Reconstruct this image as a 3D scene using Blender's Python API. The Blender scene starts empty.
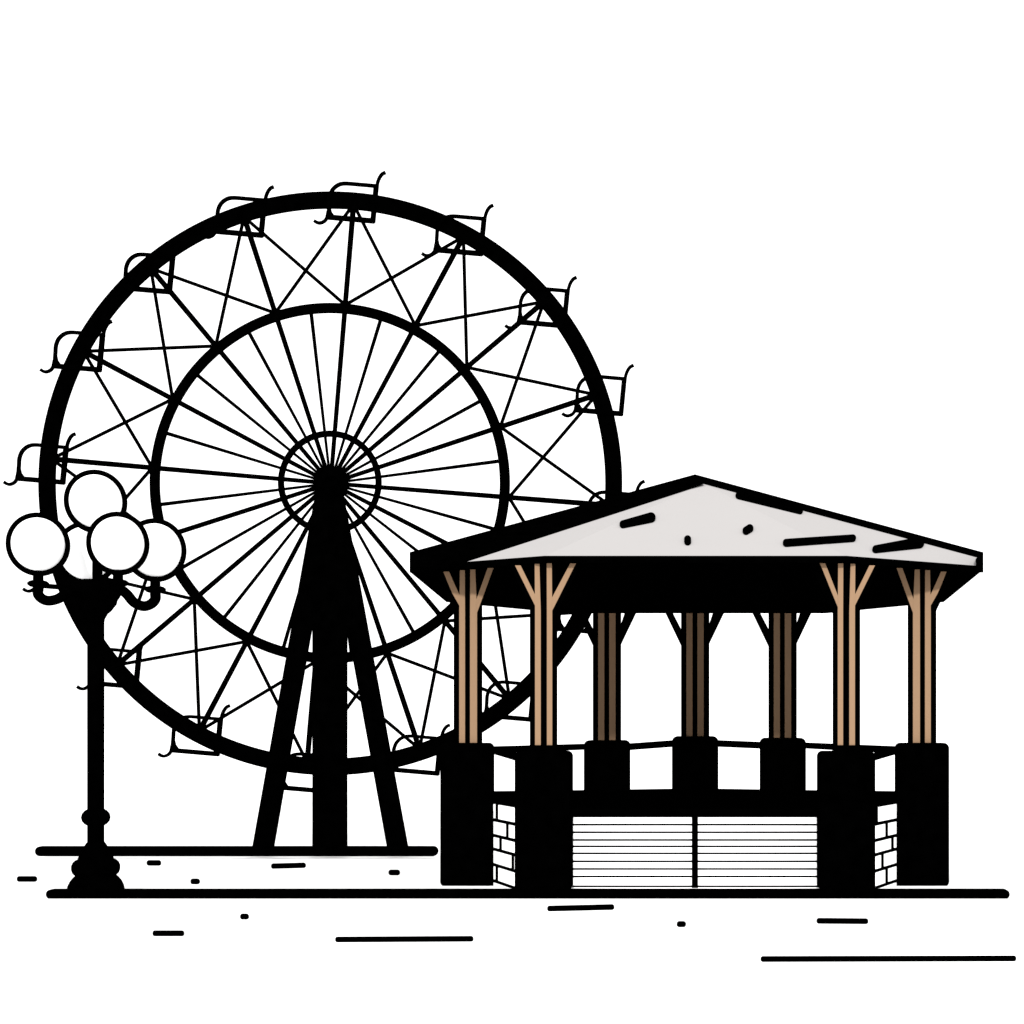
import bpy, bmesh, math
from mathutils import Vector, Matrix
from mathutils.bvhtree import BVHTree

# ---------------------------------------------------------------- scene frame
S = 0.012            # metres per unit
F = 1500.0           # pavilion front stands 1500 units (18 m) in front of the lens
CX, HY, EYE = 695.0, 728.0, 162.0
scene = bpy.context.scene
col = scene.collection

def P(px, py, d):
    """point standing at distance d (1 = pavilion front)"""
    return Vector(((px-CX)*d*S, d*F*S, (EYE+(HY-py)*d)*S))

# ---------------------------------------------------------------- materials
def mat(name, rgb, vary=0.03, scale=4.0, rough=0.9, spec=0.0, stretch=None, bump=0.0):
    m = bpy.data.materials.new(name); m.use_nodes = True
    nt = m.node_tree; b = nt.nodes['Principled BSDF']
    b.inputs['Roughness'].default_value = rough
    b.inputs['Specular IOR Level'].default_value = spec
    tc = nt.nodes.new('ShaderNodeTexCoord')
    mp = nt.nodes.new('ShaderNodeMapping')
    if stretch: mp.inputs['Scale'].default_value = stretch
    n = nt.nodes.new('ShaderNodeTexNoise'); n.inputs['Scale'].default_value = scale
    n.inputs['Detail'].default_value = 5
    r = nt.nodes.new('ShaderNodeValToRGB')
    r.color_ramp.elements[0].position = .3; r.color_ramp.elements[1].position = .7
    r.color_ramp.elements[0].color = tuple(c*(1-vary) for c in rgb)+(1,)
    r.color_ramp.elements[1].color = tuple(min(1,c*(1+vary)) for c in rgb)+(1,)
    nt.links.new(tc.outputs['Object'], mp.inputs['Vector'])
    nt.links.new(mp.outputs['Vector'], n.inputs['Vector'])
    nt.links.new(n.outputs['Fac'], r.inputs['Fac'])
    nt.links.new(r.outputs['Color'], b.inputs['Base Color'])
    return m

BLACK = mat('black_paint', (.0001,)*3, .9, 6)
WHITE = mat('white_paint', (.88,)*3, .015, 3)
GROUND = mat('pale_ground', (.92,)*3, .01, .6)
TAN = mat('tan_wood', (.192,.121,.073), .015, 3, stretch=(12,12,.6))
ROOF = mat('pale_roof', (.300,.289,.286), .004, 1.2)
GLASS = mat('opal_glass', (.94,)*3, .005, 3, rough=.6)
MARK = mat('black_marking', (.0001,)*3, .9, 6)

# ---------------------------------------------------------------- object helpers
def link(name, bm, m, parent=None, smooth=False):
    bmesh.ops.recalc_face_normals(bm, faces=bm.faces)
    q = parent
    while q is not None and q.parent is not None: q = q.parent
    if q is not None: bmesh.ops.translate(bm, vec=-q.location, verts=bm.verts)   # local to its thing
    me = bpy.data.meshes.new(name); bm.to_mesh(me); bm.free()
    me.materials.append(m)
    if smooth:
        for p in me.polygons: p.use_smooth = True
    o = bpy.data.objects.new(name, me); col.objects.link(o)
    if parent is not None: o.parent = parent
    return o

def empty(name, loc, label, cat, group=None):
    o = bpy.data.objects.new(name, None); col.objects.link(o)
    o.location = loc; tag(o, label, cat, group); return o

def tag(o, label=None, cat=None, group=None, kind=None):
    if label: o['label'] = label
    if cat: o['category'] = cat
    if group: o['group'] = group
    if kind: o['kind'] = kind
    return o

def poly_prism(bm, front, back):
    a = [bm.verts.new(p) for p in front]; b = [bm.verts.new(p) for p in back]
    n = len(a)
    bm.faces.new(a); bm.faces.new(b[::-1])
    for i in range(n):
        bm.faces.new((a[i], b[i], b[(i+1)%n], a[(i+1)%n]))

def flat(bm, pts, d, depth):
    """outline standing upright at distance d, with real thickness depth (m)"""
    fr = [P(x, y, d) for x, y in pts]
    poly_prism(bm, fr, [p+Vector((0, depth, 0)) for p in fr])

def bar(bm, a, b, w, d, depth, w2=None):
    w2 = w if w2 is None else w2
    w += 1.2; w2 += 1.2
    a = Vector(a); b = Vector(b); t = (b-a).normalized(); n = Vector((-t.y, t.x))
    flat(bm, [a+n*w/2, b+n*w2/2, b-n*w2/2, a-n*w/2], d, depth)

def stroke(bm, pts, ws, d, depth):
    pts = [Vector(p) for p in pts]
    if not hasattr(ws, '__len__'): ws = [ws]*len(pts)
    ws = [v+1.0 for v in ws]
    L, R = [], []
    for i, p in enumerate(pts):
        t = (pts[min(i+1, len(pts)-1)]-pts[max(i-1, 0)]).normalized()
        n = Vector((-t.y, t.x))*ws[i]/2
        L.append(p+n); R.append(p-n)
    rows = []
    for l, r in zip(L, R):
        q = [P(l.x, l.y, d), P(r.x, r.y, d)]
        q += [q[1]+Vector((0, depth, 0)), q[0]+Vector((0, depth, 0))]
        rows.append([bm.verts.new(v) for v in q])
    for a, b in zip(rows, rows[1:]):
        for k in range(4): bm.faces.new((a[k], a[(k+1)%4], b[(k+1)%4], b[k]))
    bm.faces.new(rows[0]); bm.faces.new(rows[-1][::-1])

def smooth_path(pts, n=6):
    out = []
    pts = [Vector(p) for p in pts]
    for i in range(len(pts)-1):
        p0 = pts[max(i-1, 0)]; p1 = pts[i]; p2 = pts[i+1]; p3 = pts[min(i+2, len(pts)-1)]
        for k in range(n):
            t = k/n
            out.append(.5*((2*p1)+(p2-p0)*t+(2*p0-5*p1+4*p2-p3)*t*t+(3*p1-p0-3*p2+p3)*t**3))
    out.append(pts[-1]); return out

def ring(bm, cx, cy, ro, ri, d, depth, n=160):
    rows = []
    for i in range(n):
        a = 2*math.pi*i/n; c, s = math.cos(a), math.sin(a)
        o = P(cx+ro*c, cy+ro*s, d); q = P(cx+ri*c, cy+ri*s, d); y = Vector((0, depth, 0))
        rows.append([bm.verts.new(v) for v in (o, q, q+y, o+y)])
    for i in range(n):
        a, b = rows[i], rows[(i+1)%n]
        for k in range(4): bm.faces.new((a[k], a[(k+1)%4], b[(k+1)%4], b[k]))

def lathe(bm, x, y, prof, n=40):
    """prof: list of (radius, z) in metres"""
    rows = [[bm.verts.new((x+r*math.cos(2*math.pi*i/n), y+r*math.sin(2*math.pi*i/n), z)) for i in range(n)] for r, z in prof]
    for a, b in zip(rows, rows[1:]):
        for i in range(n): bm.faces.new((a[i], a[(i+1)%n], b[(i+1)%n], b[i]))
    bm.faces.new(rows[0][::-1]); bm.faces.new(rows[-1])

def tube(bm, pts, r, n=12):
    pts = [Vector(p) for p in pts]
    rs = r if hasattr(r, '__len__') else [r]*len(pts)
    rows = []
    for i, p in enumerate(pts):
        t = (pts[min(i+1, len(pts)-1)]-pts[max(i-1, 0)]).normalized()
        u = t.cross(Vector((0, 1, .01))).normalized(); v = t.cross(u)
        rows.append([bm.verts.new(p+(u*math.cos(2*math.pi*k/n)+v*math.sin(2*math.pi*k/n))*rs[i]) for k in range(n)])
    for a, b in zip(rows, rows[1:]):
        for k in range(n): bm.faces.new((a[k], a[(k+1)%n], b[(k+1)%n], b[k]))
    bm.faces.new(rows[0][::-1]); bm.faces.new(rows[-1])

def block(bm, x0, x1, y0, y1, d0, d1, rad=0):
    """upright block whose seen outline is x0..x1, y0..y1 (front at d0, back at d1)"""
    k = S; x0 -= .4; x1 += .4; y0 -= .4; y1 += .3
    if x1 <= CX: X0, X1 = (x0-CX)*d0*k, (x1-CX)*d1*k
    elif x0 >= CX: X0, X1 = (x0-CX)*d1*k, (x1-CX)*d0*k
    else: X0, X1 = (x0-CX)*d0*k, (x1-CX)*d0*k
    Z1 = (EYE+(HY-y0)*(d1 if y0 > HY else d0))*k
    Z0 = (EYE+(HY-y1)*d0)*k
    r = rad*k*d0; pts = []
    if r:
        for cx, cz, a0 in ((X1-r, Z1-r, 0), (X0+r, Z1-r, 90), (X0+r, Z0+r, 180), (X1-r, Z0+r, 270)):
            for i in range(7):
                a = math.radians(a0+15*i); pts.append((cx+r*math.cos(a), cz+r*math.sin(a)))
    else:
        pts = [(X0, Z0), (X1, Z0), (X1, Z1), (X0, Z1)]
    poly_prism(bm, [(x, d0*F*S, z) for x, z in pts], [(x, d1*F*S, z) for x, z in pts])

def hull(bm, pts):
    vs = [bm.verts.new(p) for p in pts]
    bmesh.ops.convex_hull(bm, input=vs)

# ---------------------------------------------------------------- the ground
# level lawn-like pale ground, stepping gently down behind the pavilion front
prof = [(-900, 0), (.98, 0), (1.02, -2), (1.09, -8.5), (1.2, -15), (1.42, -23.6), (1.6, -24), (3, -26), (160, -26)]
bm = bmesh.new()
rows = []
for d, z in prof:
    y = d*F*S if d > 0 else -900
    rows.append([bm.verts.new((x, y, z*S)) for x in (-1500, -12, 0, 12, 1500)])
for a, b in zip(rows, rows[1:]):
    for i in range(4): bm.faces.new((a[i], a[i+1], b[i+1], b[i]))
for f in bm.faces:
    if f.normal.z < 0: f.normal_flip()
class GroundCast:
    def ray_cast(self, o, v):
        for (d0, z0), (d1, z1) in zip(prof, prof[1:]):
            y0 = d0*F*S if d0 > 0 else d0; y1 = d1*F*S
            m = (z1-z0)*S/(y1-y0)
            t = (z0*S-m*y0-o.z+m*o.y)/(v.z-m*v.y)
            if t > 0 and y0 <= o.y+v.y*t <= y1:
                return o+v*t, Vector((0, -m, 1)).normalized(), 0, t
        return None, None, None, None
ground_bvh = GroundCast()
me = bpy.data.meshes.new('ground'); bm.to_mesh(me); bm.free(); me.materials.append(GROUND)
ground = bpy.data.objects.new('ground', me); col.objects.link(ground); tag(ground, kind='structure')

EYEPT = Vector((0, 0, EYE*S))
def on(bvh, px, py):
    v = (P(px, py, 1)-EYEPT).normalized()
    loc, n, i, dist = bvh.ray_cast(EYEPT, v)
    return loc, n

def capsule(a, b, ra, rb=None, n=8, step=6.0):
    """outline of a stroke with round ends, as left and right rows"""
    rb = ra if rb is None else rb
    a = Vector(a); b = Vector(b); t = (b-a).normalized(); nn = Vector((-t.y, t.x))
    L = (b-a).length; rows = []
    for i in range(n+1):
        q = math.pi/2*i/n
        rows.append((a-t*ra*math.cos(q), ra*math.sin(q)))
    m = max(1, int(L/step))
    for i in range(1, m): rows.append((a+t*L*i/m, ra+(rb-ra)*i/m))
    for i in range(n, -1, -1):
        q = math.pi/2*i/n
        rows.append((b+t*rb*math.cos(q), rb*math.sin(q)))
    return [(c+nn*max(w, .02), c-nn*max(w, .02)) for c, w in rows]

def mark(name, bvh, a, b, ra, rb=None, lift=.004, thick=.006, parent=None, m=MARK):
    bm = bmesh.new(); rows = []
    for l, r in capsule(a, b, ra, rb):
        q = []
        for p in (l, r):
            loc, n = on(bvh, p.x, p.y); k = 0
            while loc is None: k += 1; loc, n = on(bvh, p.x, p.y+.5*k)
            if n.z < 0: n = -n
            q.append((loc+n*(lift+thick), loc-n*.002))
        rows.append([bm.verts.new(v) for v in (q[0][0], q[1][0], q[1][1], q[0][1])])
    for s, e in zip(rows, rows[1:]):
        for k in range(4): bm.faces.new((s[k], s[(k+1)%4], e[(k+1)%4], e[k]))
    bm.faces.new(rows[0]); bm.faces.new(rows[-1][::-1])
    return link(name, bm, m, parent)

marks = [
 ((149.1,863.2),(158.6,863.2),2.3,'short black dash on the ground just right of the lamp post base'),
 ((19.3,879.3),(34.6,879.3),2.3,'black dash left of the street lamp base at the far left of the picture'),
 ((193,881.8),(197.3,881.8),2.3,'tiny black dash between the two kerbs, nearest the lamp base on its right'),
 ((273.5,866.4),(303.4,865.6),2.2,'slightly tilted black dash in front of the left leg of the big wheel'),
 ((391,872.8),(397.4,872.8),2.3,'tiny black dash in front of the right leg of the big wheel'),
 ((242.7,917),(246.3,917),2.3,'black dot in front of the long kerb, between lamp and pavilion'),
 ((155,933.8),(181.8,933.8),2.2,'black dash in the foreground right of and nearer than the lamp base'),
 ((337.6,940),(471,939.3),2.1,'long black line in the foreground left of the pavilion'),
 ((549.7,909),(611.8,907.5),2.2,'slightly tilted black line just in front of the left pavilion entrance pier'),
 ((679.3,924.6),(683.4,924.6),2.3,'black dot in front of the middle of the pavilion'),
 ((819,921.3),(865.8,921.7),2.2,'black line just in front of the right pavilion entrance pier'),
 ((763,959.6),(1013.8,959),2.1,'longest and nearest black line on the ground, at the lower right'),
]
for a, b, r, lab in marks:
    tag(mark('ground_mark', ground_bvh, a, b, r+.3), lab, 'ground mark', 'black dashes on the pale ground')

def pill(x0, x1, y0, y1, d, depth):
    r = (y1-y0)/2; cy = (y0+y1)/2; pts = []
    for i in range(13):
        a = math.radians(-90+15*i); pts.append((x1-r+r*math.cos(a), cy+r*math.sin(a)))
    for i in range(13):
        a = math.radians(90+15*i); pts.append((x0+r+r*math.cos(a), cy+r*math.sin(a)))
    b = bmesh.new(); flat(b, pts, d, depth); return b
tag(link('kerb', pill(45.7, 1009.8, 889.6, 899.2, .949, .12), BLACK), kind='structure')
tag(link('kerb', pill(34.8, 437.4, 846.4, 856.4, 1.42, .12), BLACK), kind='structure')

# ---------------------------------------------------------------- the big wheel
WD = 1.46; WX, WY = 330.5, 483.3
w0 = P(330.5, 851, WD); w0.z = -23.6*S
w = empty('ferris_wheel', w0, 'large black ferris wheel on splayed legs behind the pavilion and lamp', 'ferris wheel')
def wpt(a, r): return (WX+r*math.sin(math.radians(a)), WY-r*math.cos(math.radians(a)))
b = bmesh.new(); ring(b, WX-.3, WY, 292.1, 274.9, WD, .03, 220); link('outer_rim', b, BLACK, w)
b = bmesh.new(); ring(b, WX-.8, WY-.3, 180.3, 169.9, WD+.0003, .02, 180); link('middle_ring', b, BLACK, w)
b = bmesh.new(); ring(b, WX-.8, 482.4, 52.0, 45.6, WD+.0003, .02, 120); link('inner_ring', b, BLACK, w)
b = bmesh.new()
pts = [(WX-.5+r*math.cos(math.radians(11.25+22.5*i)), 483+r*math.sin(math.radians(11.25+22.5*i))) for i in range(16) for r in [17.2]]
flat(b, pts, WD-.004, .12); link('hub', b, BLACK, w)
b = bmesh.new()
flat(b, [(WX-.5+8*math.cos(math.radians(15*i)), 483+8*math.sin(math.radians(15*i))) for i in range(24)], WD-.024, .55); link('axle', b, BLACK, w)
SA = [4.7,28.3,49.6,71.6,94.5,117.4,140.3,161.5,184.8,207.9,229.6,252.2,275,298.1,320.1,342]
TA = [17,39.4,61.2,82.5,105.6,128,150.9,173,196,218.4,240.4,262.9,287,309.1,331.6,353.5]
for a in SA:
    b = bmesh.new(); bar(b, wpt(a, 15), wpt(a, 280), 3.2, WD+.0005, .012, 4.5); link('spoke', b, BLACK, w)
for a in TA:
    b = bmesh.new(); bar(b, wpt(a, 15), wpt(a, 174), 1.5, WD+.0006, .010, 2.7); link('thin_spoke', b, BLACK, w)
for k in range(16):
    for s in (-1, 1):
        b = bmesh.new(); bar(b, wpt(SA[k]+s*.4, 277), wpt(SA[(k+s)%16], 179), 2.4, WD+.0009+.0002*s, .008); link('cross_brace', b, BLACK, w)
b = bmesh.new(); flat(b, [(321, 487), (338.6, 487), (346.8, 560), (346.8, 853), (312.2, 853), (312.2, 560)], WD-.022, .06); link('support_column', b, BLACK, w)
b = bmesh.new(); flat(b, [(315.7, 490), (336, 490), (272.6, 853), (251, 853)], WD-.0225, .05); link('support_leg', b, BLACK, w)
b = bmesh.new(); flat(b, [(322, 490), (342.5, 490), (409, 853), (387.8, 853)], WD-.0215, .05); link('support_leg', b, BLACK, w)

GC = [(351.7,202,'topmost gondola of the big wheel, at the crown of the rim'),
 (459.6,234.8,'gondola next to the topmost one on the right side of the big wheel'),
 (543,307,'gondola third from the top on the right side of the wheel, above the pavilion roof'),
 (600,395,'rightmost fully visible gondola, on the rim straight above the left pavilion roof slope'),
 (611,511,'gondola almost wholly hidden behind the left slope of the pavilion roof'),
 (582,614,'gondola seen under the pavilion roof between front and back columns on the left'),
 (509.5,701,'gondola seen between the two left front pavilion columns, near their piers'),
 (416,755,'gondola at the bottom of the wheel just left of the leftmost pavilion pier'),
 (305.5,773,'lowest gondola, half hidden behind the wheel legs and column'),
 (195.8,735.6,'gondola low on the left of the wheel, midway between lamp post and wheel legs'),
 (114.5,668.3,'gondola crossing behind the lamp post, just right of the pole'),
 (60.5,570.5,'gondola hidden behind the lamp globes, only its ends showing by the left arm'),
 (41.3,463.6,'leftmost gondola of the wheel, just above the lamp globes'),
 (77.8,351,'gondola on the upper left rim, second above the lamp globes'),
 (148,273,'gondola on the upper left rim, third counting left from the topmost'),
 (239.8,216.3,'gondola next to the topmost one on the left side of the big wheel')]
GD = WD-.0022
def part(root, name, fn):
    b = bmesh.new(); fn(b); return link(name, b, BLACK, root)
gx, gy = GC[0][0], GC[0][1]
g0 = empty('gondola', P(gx, gy, GD), GC[0][2], 'gondola', 'gondolas round the rim of the big wheel')
R = lambda pts: [(gx+x, gy+y) for x, y in pts]
part(g0, 'floor', lambda b: bar(b, (gx-24.3, gy+14.6), (gx+22.4, gy+18.6), 3.7, GD, .05))
part(g0, 'back_post', lambda b: flat(b, R([(18.3,20),(23.2,20.4),(26.8,-16.8),(21.8,-17.2)]), GD, .05))
part(g0, 'hood', lambda b: stroke(b, smooth_path(R([(25,-16.3),(8,-17.8),(-7,-18.9),(-14,-17.3),(-19.5,-12.6),(-22.3,-6),(-22.9,1),(-23.4,8),(-24,15)])), 2.5, GD+.0001, .045))
part(g0, 'corner_plate', lambda b: flat(b, R([(-24.6,3),(-21.5,3.5),(-20.3,9),(-16.5,14.5),(-24.8,15)]), GD+.0002, .04))
part(g0, 'front_curl', lambda b: stroke(b, smooth_path(R([(-37.9,18.3),(-34.8,20.2),(-31.5,20.6),(-27.5,18.8),(-25,15.2),(-23.6,9)])), [2.2]*25+[2.6]*6, GD+.0003, .035))
part(g0, 'rear_curl', lambda b: stroke(b, smooth_path(R([(24.8,-12),(25.6,-19),(27.6,-24.5),(30.4,-28.3),(33.8,-29.9)])), 2.3, GD+.0003, .035))
for x, y, lab in GC[1:]:
    r = g0.copy(); col.objects.link(r); r.location = P(x, y, GD); r['label'] = lab
    for ch in g0.children:
        c = ch.copy(); col.objects.link(c); c.parent = r

# ---------------------------------------------------------------- the pavilion
pav = empty('pavilion', Vector((0, 1.15*F*S, 0)), 'black open pavilion with pale hipped roof, wooden columns and block piers', 'pavilion')
# roof polygon in plan (seen x, distance); eave bottom / top heights in units
ZE, ZB = 322.0, 316.0
RK = 1.07           # the whole roof sits this much farther out than first laid out
def EZ(x, d, z): return Vector(((x-CX)*d*S, d*F*S, z*S))
def RZ(x, d, z): return EZ(x, d*RK, EYE+(z-EYE)*RK)
def RP(x, y, d): return P(x, y, d*RK)
AP = RZ(703, 1.15, 443.2)
ev = {'F1': (545.0,.93), 'F2': (846.0,.93), 'R': (979.5,.988), 'RB1': (943,1.222), 'RB2': (825,1.342),
      'LB2': (565,1.342), 'LB1': (447,1.222), 'L': (411,.988), 'PP': (466,.9635)}
order = ['F1','F2','R','RB1','RB2','LB2','LB1','L','PP']
bm = bmesh.new()
top = [bm.verts.new(RZ(*ev[k], ZE)) for k in order]; a = bm.verts.new(AP)
rt = bm.verts.new(RP(979, 557.5, 1.03))      # raised end of the right hip
for i in range(len(order)):
    if order[i] == 'F2':
        bm.faces.new((top[i], rt, a)); bm.faces.new((top[i], top[i+1], rt))
    elif order[i] == 'R':
        bm.faces.new((rt, top[i+1], a)); bm.faces.new((top[i], top[i+1], rt))
    else: bm.faces.new((top[i], top[(i+1)%len(order)], a))
bmesh.ops.recalc_face_normals(bm, faces=bm.faces)
roof_bvh = BVHTree.FromBMesh(bm)
geo = bm.faces[:]
roof = link('roof', bm, ROOF, pav)
# dark boarded lining under the whole roof
bm = bmesh.new()
t1 = [bm.verts.new(RZ(*ev[k], ZE-.8)) for k in order]; a = bm.verts.new(AP-Vector((0,0,.012)))
t2 = [bm.verts.new(RZ(*ev[k], ZB)) for k in order]; a2 = bm.verts.new(AP-Vector((0,0,.10)))
n = len(order)
for i in range(n):
    j = (i+1)%n
    bm.faces.new((t1[i], t1[j], a)); bm.faces.new((t2[j], t2[i], a2)); bm.faces.new((t1[i], t2[i], t2[j], t1[j]))
link('soffit', bm, BLACK, roof)
# fascia board round the eaves
bm = bmesh.new()
cen = EZ(695, 1.15*RK, 0); zb, ze = (EYE+(ZB-EYE)*RK)*S, (EYE+(ZE-EYE)*RK)*S
for i in range(n):
    j = (i+1)%n
    A, B = EZ(ev[order[i]][0],ev[order[i]][1]*RK,0), EZ(ev[order[j]][0],ev[order[j]][1]*RK,0)
    def off(p, o): 
        v = Vector((p.x-cen.x, p.y-cen.y, 0)).normalized(); return Vector((p.x, p.y, 0))+v*o
    q = []
    for z in (zb-.002, ze+.001):
        q.append([off(A,.012)+Vector((0,0,z)), off(B,.012)+Vector((0,0,z)), off(B,-.05)+Vector((0,0,z)), off(A,-.05)+Vector((0,0,z))])
    poly_prism(bm, q[0], q[1])
link('fascia', bm, BLACK, roof)
# right hip cap
bm = bmesh.new()
hull(bm, [RP(695,474.2,1.155), RP(704,483.9,1.147), RP(702,482,1.17), RP(983.4,552.2,1.03), RP(976.2,559.2,1.027), RP(983,558,1.04)])
link('hip_cap', bm, BLACK, roof)
bm = bmesh.new()
hull(bm, [RP(x,y,d) for d in (.982,1.035) for x,y in ((975.8,558.6),(983.4,552.2),(983.4,572.6),(975.8,572.6))])
link('hip_end', bm, BLACK, roof)
# left slope's shade as black colour: thick slab from ridge point to left corner
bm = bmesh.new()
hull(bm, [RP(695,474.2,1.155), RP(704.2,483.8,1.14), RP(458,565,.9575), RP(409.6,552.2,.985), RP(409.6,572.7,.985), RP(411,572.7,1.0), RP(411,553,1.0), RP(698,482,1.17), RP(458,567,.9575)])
link('painted_shade_slope', bm, BLACK, roof)['label'] = 'left slope of the roof with its shade coloured black'
# dark streaks lying on the pale roof
for a, b, ra, rb in [((623,524.4),(651,517.6),3.4,4.6),((687.6,539.6),(687.7,541.4),3.5,3.5),((746,530.9),(749.8,528.5),3.5,3.6),
                     ((739,495.2),(800,511),3.6,2.8),((786.2,543),(852.6,538.3),3.4,3.2),((875.5,549.3),(919,542.8),3.4,5.2)]:
    mark('roof_streak', roof_bvh, (a[0], a[1]+.8), (b[0], b[1]+.8), ra, rb, lift=.002, thick=.02, parent=roof)

# plinth and floor
bm = bmesh.new()
fl = [(545,1.029),(845,1.029),(862,1.032),(892,1.072),(944,1.085),(928,1.31),(798,1.342),(695,1.378),(592,1.342),(462,1.31),(446,1.085),(498,1.072),(528,1.032)]
poly_prism(bm, [EZ(x,d,79) for x,d in fl], [EZ(x,d,73.5) for x,d in fl])
link('floor', bm, BLACK, pav)
bm = bmesh.new()
pl = [(527,1.045),(863,1.045),(897,1.066),(935,1.095),(930,1.23),(798,1.28),(695,1.305),(592,1.28),(460,1.23),(455,1.095),(493,1.066)]
poly_prism(bm, [EZ(x,d,73.4) for x,d in pl], [EZ(x,d,-40) for x,d in pl])
link('plinth', bm, BLACK, pav)

# piers with the columns they carry
piers = {'FL': (515,572.7,751,893.5,1.0,1.03), 'FR': (817.2,875,751,893.5,1.0,1.03),
         'SL': (440.6,494,743,886.6,1.065,1.08), 'SR': (895,948.8,743,886.6,1.065,1.08),
         'BL': (584.2,630,740.3,800,1.31,1.34), 'BC': (672.3,718,736.4,800,1.34,1.37), 'BR': (760,805.6,738,800,1.31,1.34)}
for k, (x0,x1,y0,y1,d0,d1) in piers.items():
    bm = bmesh.new(); block(bm, x0, x1, y0, y1, d0, d1, 5.5); link('pier', bm, BLACK, pav)

def column(x0, x1, ytop, ybot, d, strips, front, flares, brace):
    bm = bmesh.new(); d1 = d+.012
    block(bm, x0, x1, ytop, ybot, d, d1)
    c = link('column', bm, BLACK, pav)
    ds = d-.0010
    for sx0, sx1, tx0, tx1, yt, yb in strips:
        bm = bmesh.new()
        ym = 612 if front else yt+1
        flat(bm, [(tx0,yt),(tx1,yt),(sx1,ym),(sx1,yb),(sx0,yb),(sx0,ym)], ds, .03)
        link('wood_strip', bm, TAN, c)
    for q in flares:
        bm = bmesh.new(); flat(bm, q, ds+.0001, .026); link('wood_brace', bm, TAN, c)
    for q in brace:
        bm = bmesh.new(); flat(bm, q, d+.001, .10); link('brace', bm, BLACK, c)
    if front:
        bm = bmesh.new(); block(bm, x0-.4, x1+.4, ybot-front, ybot+1.5, d-.002, d1+.001); link('base_block', bm, BLACK, c)

def mir(q): return [(2*CX-x, y) for x, y in q]
# front pair
st = [(535,540.7,534.7,539.4,563.8,749),(546.9,552.2,546.7,551.8,563.3,749)]
fl_ = [[(512.5,560),(517.5,560),(539.9,604),(535.4,604.5)], [(571.8,560),(577.2,560),(551.6,606),(549.4,604.5)]]
fl_ = [[(515,565.4),(520.5,565.4),(536.2,597),(535.2,606)], [(570.2,563.4),(575.8,563.4),(552,611),(550.2,601)]]
br = [[(509,562),(519,562),(533,600),(533,612),(530.4,609)], [(571,562),(581,562),(557,612.5),(554,612),(554,600)]]
column(530.2, 557, 561, 751.5, 1.003, st, 6.2, fl_, br)
column(833, 859.8, 561, 751.5, 1.003, [(2*CX-b_,2*CX-a_,2*CX-d_,2*CX-c_,e,f) for a_,b_,c_,d_,e,f in st], 6.2, [mir(fl_[0]), [(820,563.2),(825.2,563.2),(838.6,597.5),(838.6,609)]], [mir(q) for q in br])
# side pair
st = [(459.2,465,459.9,464.8,570.2,743.6),(470,477,470.2,475.2,569.5,743.6)]
fl_ = [[(443.4,571.6),(449,571.6),(454,583),(460.2,596.5),(459.4,605.8),(452.7,594),(447.8,583)], [(487.6,568),(493.2,568),(477,612.8),(475.8,601)]]
br = [[(436,570),(447,570),(458,590),(457,603),(454.3,612),(449,601)], [(491,570),(500,570),(482,602),(479,602),(479,598)]]
column(454, 482, 566, 744, 1.07, st, .5, fl_, br)
column(908, 936, 566, 744, 1.07, [(2*CX-b_,2*CX-a_,2*CX-d_,2*CX-c_,e,f) for a_,b_,c_,d_,e,f in st], .5, [mir(q) for q in fl_], [mir(q) for q in br])
# back three
def back(cx, d, yb):
    s = [(cx-8.8,cx-2.7,cx-8.8,cx-2.7,613.2,yb+.5),(cx+2.2,cx+8.5,cx+2.2,cx+8.5,613.2,yb+.5)]
    q = [[(cx-36,600),(cx-29,600),(cx-12.5,632),(cx-12.5,649)], [(cx+22,600),(cx+35,600),(cx+12.5,647),(cx+12.5,628)]]
    column(cx-13.8, cx+13.8, 596, yb+1.5, d, s, 0, [], q)
back(607, 1.32, 740.3); back(695.2, 1.35, 736.4); back(782.6, 1.32, 738)

# handrails
def rail(a, da, b, db, w):
    A, B = P(a[0],a[1],da), P(b[0],b[1],db)
    bm = bmesh.new(); h = (w+.8)*S*(da+db)/4
    t = Vector((B.x-A.x, B.y-A.y, 0)).normalized(); nrm = Vector((-t.y, t.x, 0))*.03
    up = Vector((0,0,h))
    poly_prism(bm, [A-nrm-up, A+nrm-up, A+nrm+up, A-nrm+up], [B-nrm-up, B+nrm-up, B+nrm+up, B-nrm+up])
    link('handrail', bm, BLACK, pav)
rail((490,750),1.08,(588,746.6),1.325,5.8); rail((900,750),1.08,(802,745.3),1.325,5.8)
rail((626,747),1.325,(676,743.3),1.355,6); rail((714,743.3),1.355,(764,745.4),1.325,6)
rail((488,748.6),1.075,(522,758.5),1.02,6); rail((902,748.6),1.075,(868,758.5),1.02,6)

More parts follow.
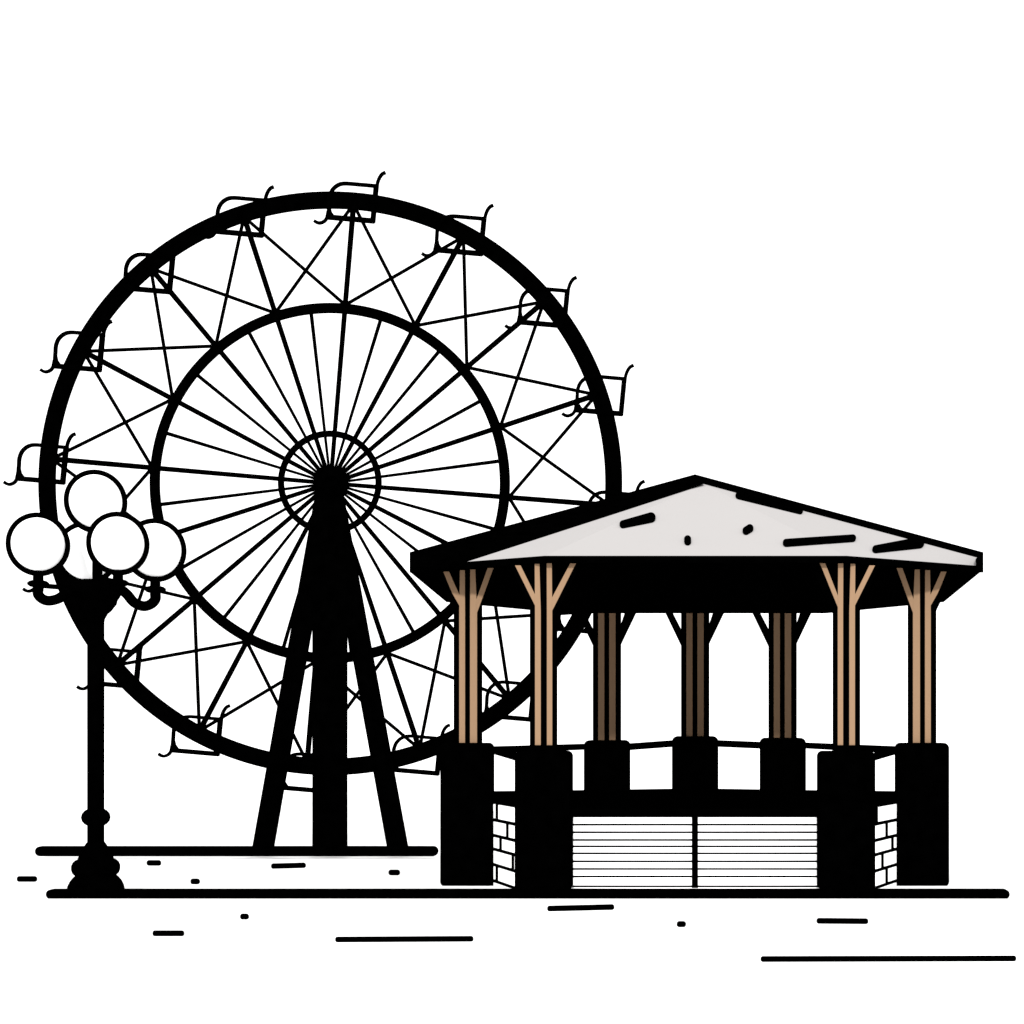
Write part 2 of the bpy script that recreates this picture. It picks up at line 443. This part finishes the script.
# white boarded front: two panels either side of a slim post
ys = [817.4,824.7,832.3,840,846.4,853.4,861.4,869,876.6,886.4,894]
for x0, x1 in ((570, 692.2), (697.6, 820)):
    bm = bmesh.new()
    for i in range(len(ys)-1):
        g0_, g1_ = (1.05 if i else 0), 1.05
        X0, X1 = (x0-CX)*1.034, (x1-CX)*1.034
        ztop = EYE+(HY-ys[i]-g0_)*1.034; zbot = EYE+(HY-ys[i+1]+g1_)*1.034
        A = [(X0*S,1.034*F*S,zbot*S),(X1*S,1.034*F*S,zbot*S),(X1*S,1.034*F*S,ztop*S),(X0*S,1.034*F*S,ztop*S)]
        poly_prism(bm, [Vector(p) for p in A], [Vector(p)+Vector((0,.02,0)) for p in A])
    pn = link('front_panel', bm, WHITE, pav)
    bm = bmesh.new(); X0, X1 = (x0-CX)*1.036*S, (x1-CX)*1.036*S
    poly_prism(bm, [(X0,1.0358*F*S,-3*S),(X1,1.0358*F*S,-3*S),(X1,1.0358*F*S,73.3*S),(X0,1.0358*F*S,73.3*S)],
                   [(X0,1.04*F*S,-3*S),(X1,1.04*F*S,-3*S),(X1,1.04*F*S,73.3*S),(X0,1.04*F*S,73.3*S)])
    link('backing_board', bm, BLACK, pn)
bm = bmesh.new(); block(bm, 692.2, 697.6, 815.5, 894, 1.031, 1.0355); link('front_post', bm, BLACK, pav)

# white brick side walls with black joints
def brick_wall(side, cuts):
    def X(px): return px if side < 0 else 2*CX-px
    A, B = EZ(X(515+2), 1.014, 0), EZ(X(494.2), 1.0665, 0)      # front end, rear end
    A.z = B.z = 0
    t = (B-A); Ln = t.length; t.normalize()
    out = Vector((-abs(t.y), t.x*(1 if t.x<0 else -1)*-1, 0)); out = Vector((side*abs(t.y), -abs(t.x), 0)).normalized()
    def at(px):   # distance along the wall of a seen x
        k = (px-CX)*S/(F*S)
        # A+t*s : x = k*y
        return (k*A.y-A.x)/(t.x-k*t.y)
    bm = bmesh.new()
    def slab(s0, s1, z0, z1, o0, o1):
        f = [A+t*s0+out*o1+Vector((0,0,z0*S)), A+t*s1+out*o1+Vector((0,0,z0*S)), A+t*s1+out*o1+Vector((0,0,z1*S)), A+t*s0+out*o1+Vector((0,0,z1*S))]
        poly_prism(bm, f, [p-out*(o1-o0) for p in f])
    slab(-.02, Ln+.02, -14, 80.8, -.25, 0)
    wl = link('brick_wall', bm, BLACK, pav)
    bm = bmesh.new()
    zs = [82, 64.2, 47.6, 33.0, 16.5, -.8, -14]
    for i in range(6):
        z1 = zs[i]-1.9 if i else 80.9; z0 = zs[i+1]+1.9
        if i == 5: slab(0, Ln, -13, z1, -.005, .012); break
        e = sorted([0, at(cuts[i]), Ln])
        g = abs(at(cuts[i]+1.9)-at(cuts[i]-1.9))/2
        for s0, s1 in ((0, e[1]-g), (e[1]+g, Ln)):
            if s1-s0 > .01: slab(s0, s1, z0, z1, -.005, .012)
    link('bricks', bm, WHITE, wl)
brick_wall(-1, [497.3,507.8,501,513.3,497.3])
brick_wall(1, [876.2,886.2,892,882,886.2])

# ---------------------------------------------------------------- the street lamp
LD = .985; lx = 95.8; ly = LD*F*S; LX = (lx-CX)*LD*S
def lz(py): return (EYE+(HY-py)*LD)*S
lamp = empty('street_lamp', Vector((LX, ly, 0)), 'black street lamp with five white globes on curved arms in front of the wheel', 'street lamp')
k = LD*S
base = [(28.2,893),(28.2,889.5),(27.2,885),(25,880.5),(22,877),(20,875.3),(22.5,873),(23.8,869.5),(23.8,865.5),(22.3,862),(20,860),(17.6,859),(16.5,855.5),(14,850),(12,847),(9.8,843.5),(8.2,841.5)]
b = bmesh.new(); lathe(b, LX, ly, [(r*k*.965, max(0, lz(y)) if i else 0) for i,(r,y) in enumerate(base)], 48); link('base', b, BLACK, lamp, True)
b = bmesh.new(); lathe(b, LX, ly, [(8.1*k, lz(843)), (8.1*k, lz(615))], 32); link('pole', b, BLACK, lamp, True)
b = bmesh.new(); lathe(b, LX, ly, [(8.1*k, lz(825.5)),(10.5*k,lz(824)),(13*k,lz(821)),(13.9*k,lz(817.3)),(13*k,lz(813.5)),(10.5*k,lz(810.5)),(8.1*k,lz(809))], 32); link('knob', b, BLACK, lamp, True)
cap = [(8.1,622),(8.6,619),(11.5,613.5),(14.5,611),(17,607.5),(19.6,604),(20.5,600),(22.5,597),(24.4,593),(24.8,587),(23,582.5),(14,580)]
b = bmesh.new(); lathe(b, LX, ly, [(r*k, lz(y)) for r,y in cap], 40); link('capital', b, BLACK, lamp, True)
b = bmesh.new(); lathe(b, LX+1.6*k, ly, [(4.9*k, lz(583)), (4.9*k, lz(531))], 24); link('stem', b, BLACK, lamp, True)

def globe(px, py, dd):
    """globe with its black band, cup and neck; dd = offset in depth (units)"""
    d = LD+dd/F; c = P(px, py, d); r = d*S
    b = bmesh.new()
    bmesh.ops.create_uvsphere(b, u_segments=48, v_segments=32, radius=26.6*r)
    gm = Matrix.Translation(c)@Matrix.Diagonal((.925,1,1,1))
    bmesh.ops.transform(b, matrix=gm, verts=b.verts)
    g = link('globe', b, GLASS, lamp, True)
    # slim black band added as the globe's drawn outline, turned to the camera
    b = bmesh.new(); N, M = 72, 12
    view = (c-EYEPT); ang = math.atan2(-view.x, view.y)
    rot = Matrix.Rotation(ang, 4, 'Z')
    rows = []
    for i in range(N):
        a = 2*math.pi*i/N; rows.append([])
        for j in range(M):
            q = 2*math.pi*j/M; rr = 29.0+3.0*math.cos(q)
            v = rot@(Vector((rr*math.cos(a)*.93, 3.0*math.sin(q), rr*math.sin(a)))*r)
            rows[-1].append(b.verts.new(c+v))
    for i in range(N):
        for j in range(M):
            b.faces.new((rows[i][j], rows[(i+1)%N][j], rows[(i+1)%N][(j+1)%M], rows[i][(j+1)%M]))
    link('band', b, BLACK, g, True)
    return g, c, r

def arm(px, py, dd, path, rad=5.1):
    g, c, r = globe(px, py, dd)
    nx, ny = c.x, c.y
    yb = c.z-33.8*r
    b = bmesh.new()
    lathe(b, nx, ny, [(5*r, yb-13*r), (5.2*r, yb-9*r), (8*r, yb-8.4*r), (10.2*r, yb-6.5*r), (10.2*r, yb-4.5*r), (8*r, yb-2.8*r), (5*r, yb-2*r), (4.8*r, yb+6.5*r)], 28)
    link('globe_cup', b, BLACK, g, True)
    # curved arm swings from the cup down and back up to the capital
    z0 = yb-12*r
    pts = []
    for u, dz in path:
        x = nx+(LX-nx)*u; y = ny+(ly-ny)*u
        pts.append(Vector((x, y, z0+dz*r)))
    sp = smooth_path(pts, 6)
    b = bmesh.new(); tube(b, sp, rad*r, 16); link('arm', b, BLACK, lamp, True)
P1 = [(0,3),(0,-4),(.07,-8.5),(.18,-10.2),(.34,-8),(.5,-2),(.7,4),(.85,5)]
P2 = [(0,3),(0,-3),(.07,-8),(.2,-10.5),(.36,-7),(.5,2),(.66,7),(.85,6)]
arm(38.2, 544.4, -20, P1)
arm(155.3, 550.2, 20, P2)
arm(118, 543.6, -52, [(0,3),(.1,-1),(.3,-3),(.6,-2),(.9,0)])
arm(86.7, 553.3, 52, [(0,3),(.1,-1),(.3,-3),(.6,-2),(.9,0)])
globe(95.8, 501.5, 0)

# ---------------------------------------------------------------- light
W = bpy.data.worlds.new('World'); scene.world = W; W.use_nodes = True
bg = W.node_tree.nodes['Background']; bg.inputs['Color'].default_value = (1,1,1,1); bg.inputs['Strength'].default_value = 1.0
L = bpy.data.lights.new('sun', 'SUN'); L.energy = 2.4; L.angle = math.radians(3); L.color = (1,.99,.97)
so = bpy.data.objects.new('sun', L); col.objects.link(so)
so.rotation_euler = (math.radians(69.4), 0, 0)

cam = bpy.data.cameras.new('camera'); co = bpy.data.objects.new('camera', cam); col.objects.link(co)
co.location = EYEPT; co.rotation_euler = (math.radians(90), 0, 0)
cam.sensor_width = 36; cam.lens = F/1024*36
cam.shift_x = (512-CX)/1024; cam.shift_y = (HY-512)/1024
cam.clip_end = 6000
scene.camera = co
scene.view_settings.view_transform = 'Standard'; scene.view_settings.look = 'None'
scene.view_settings.exposure = 0.8; scene.view_settings.gamma = 1
scene.cycles.max_bounces = 8
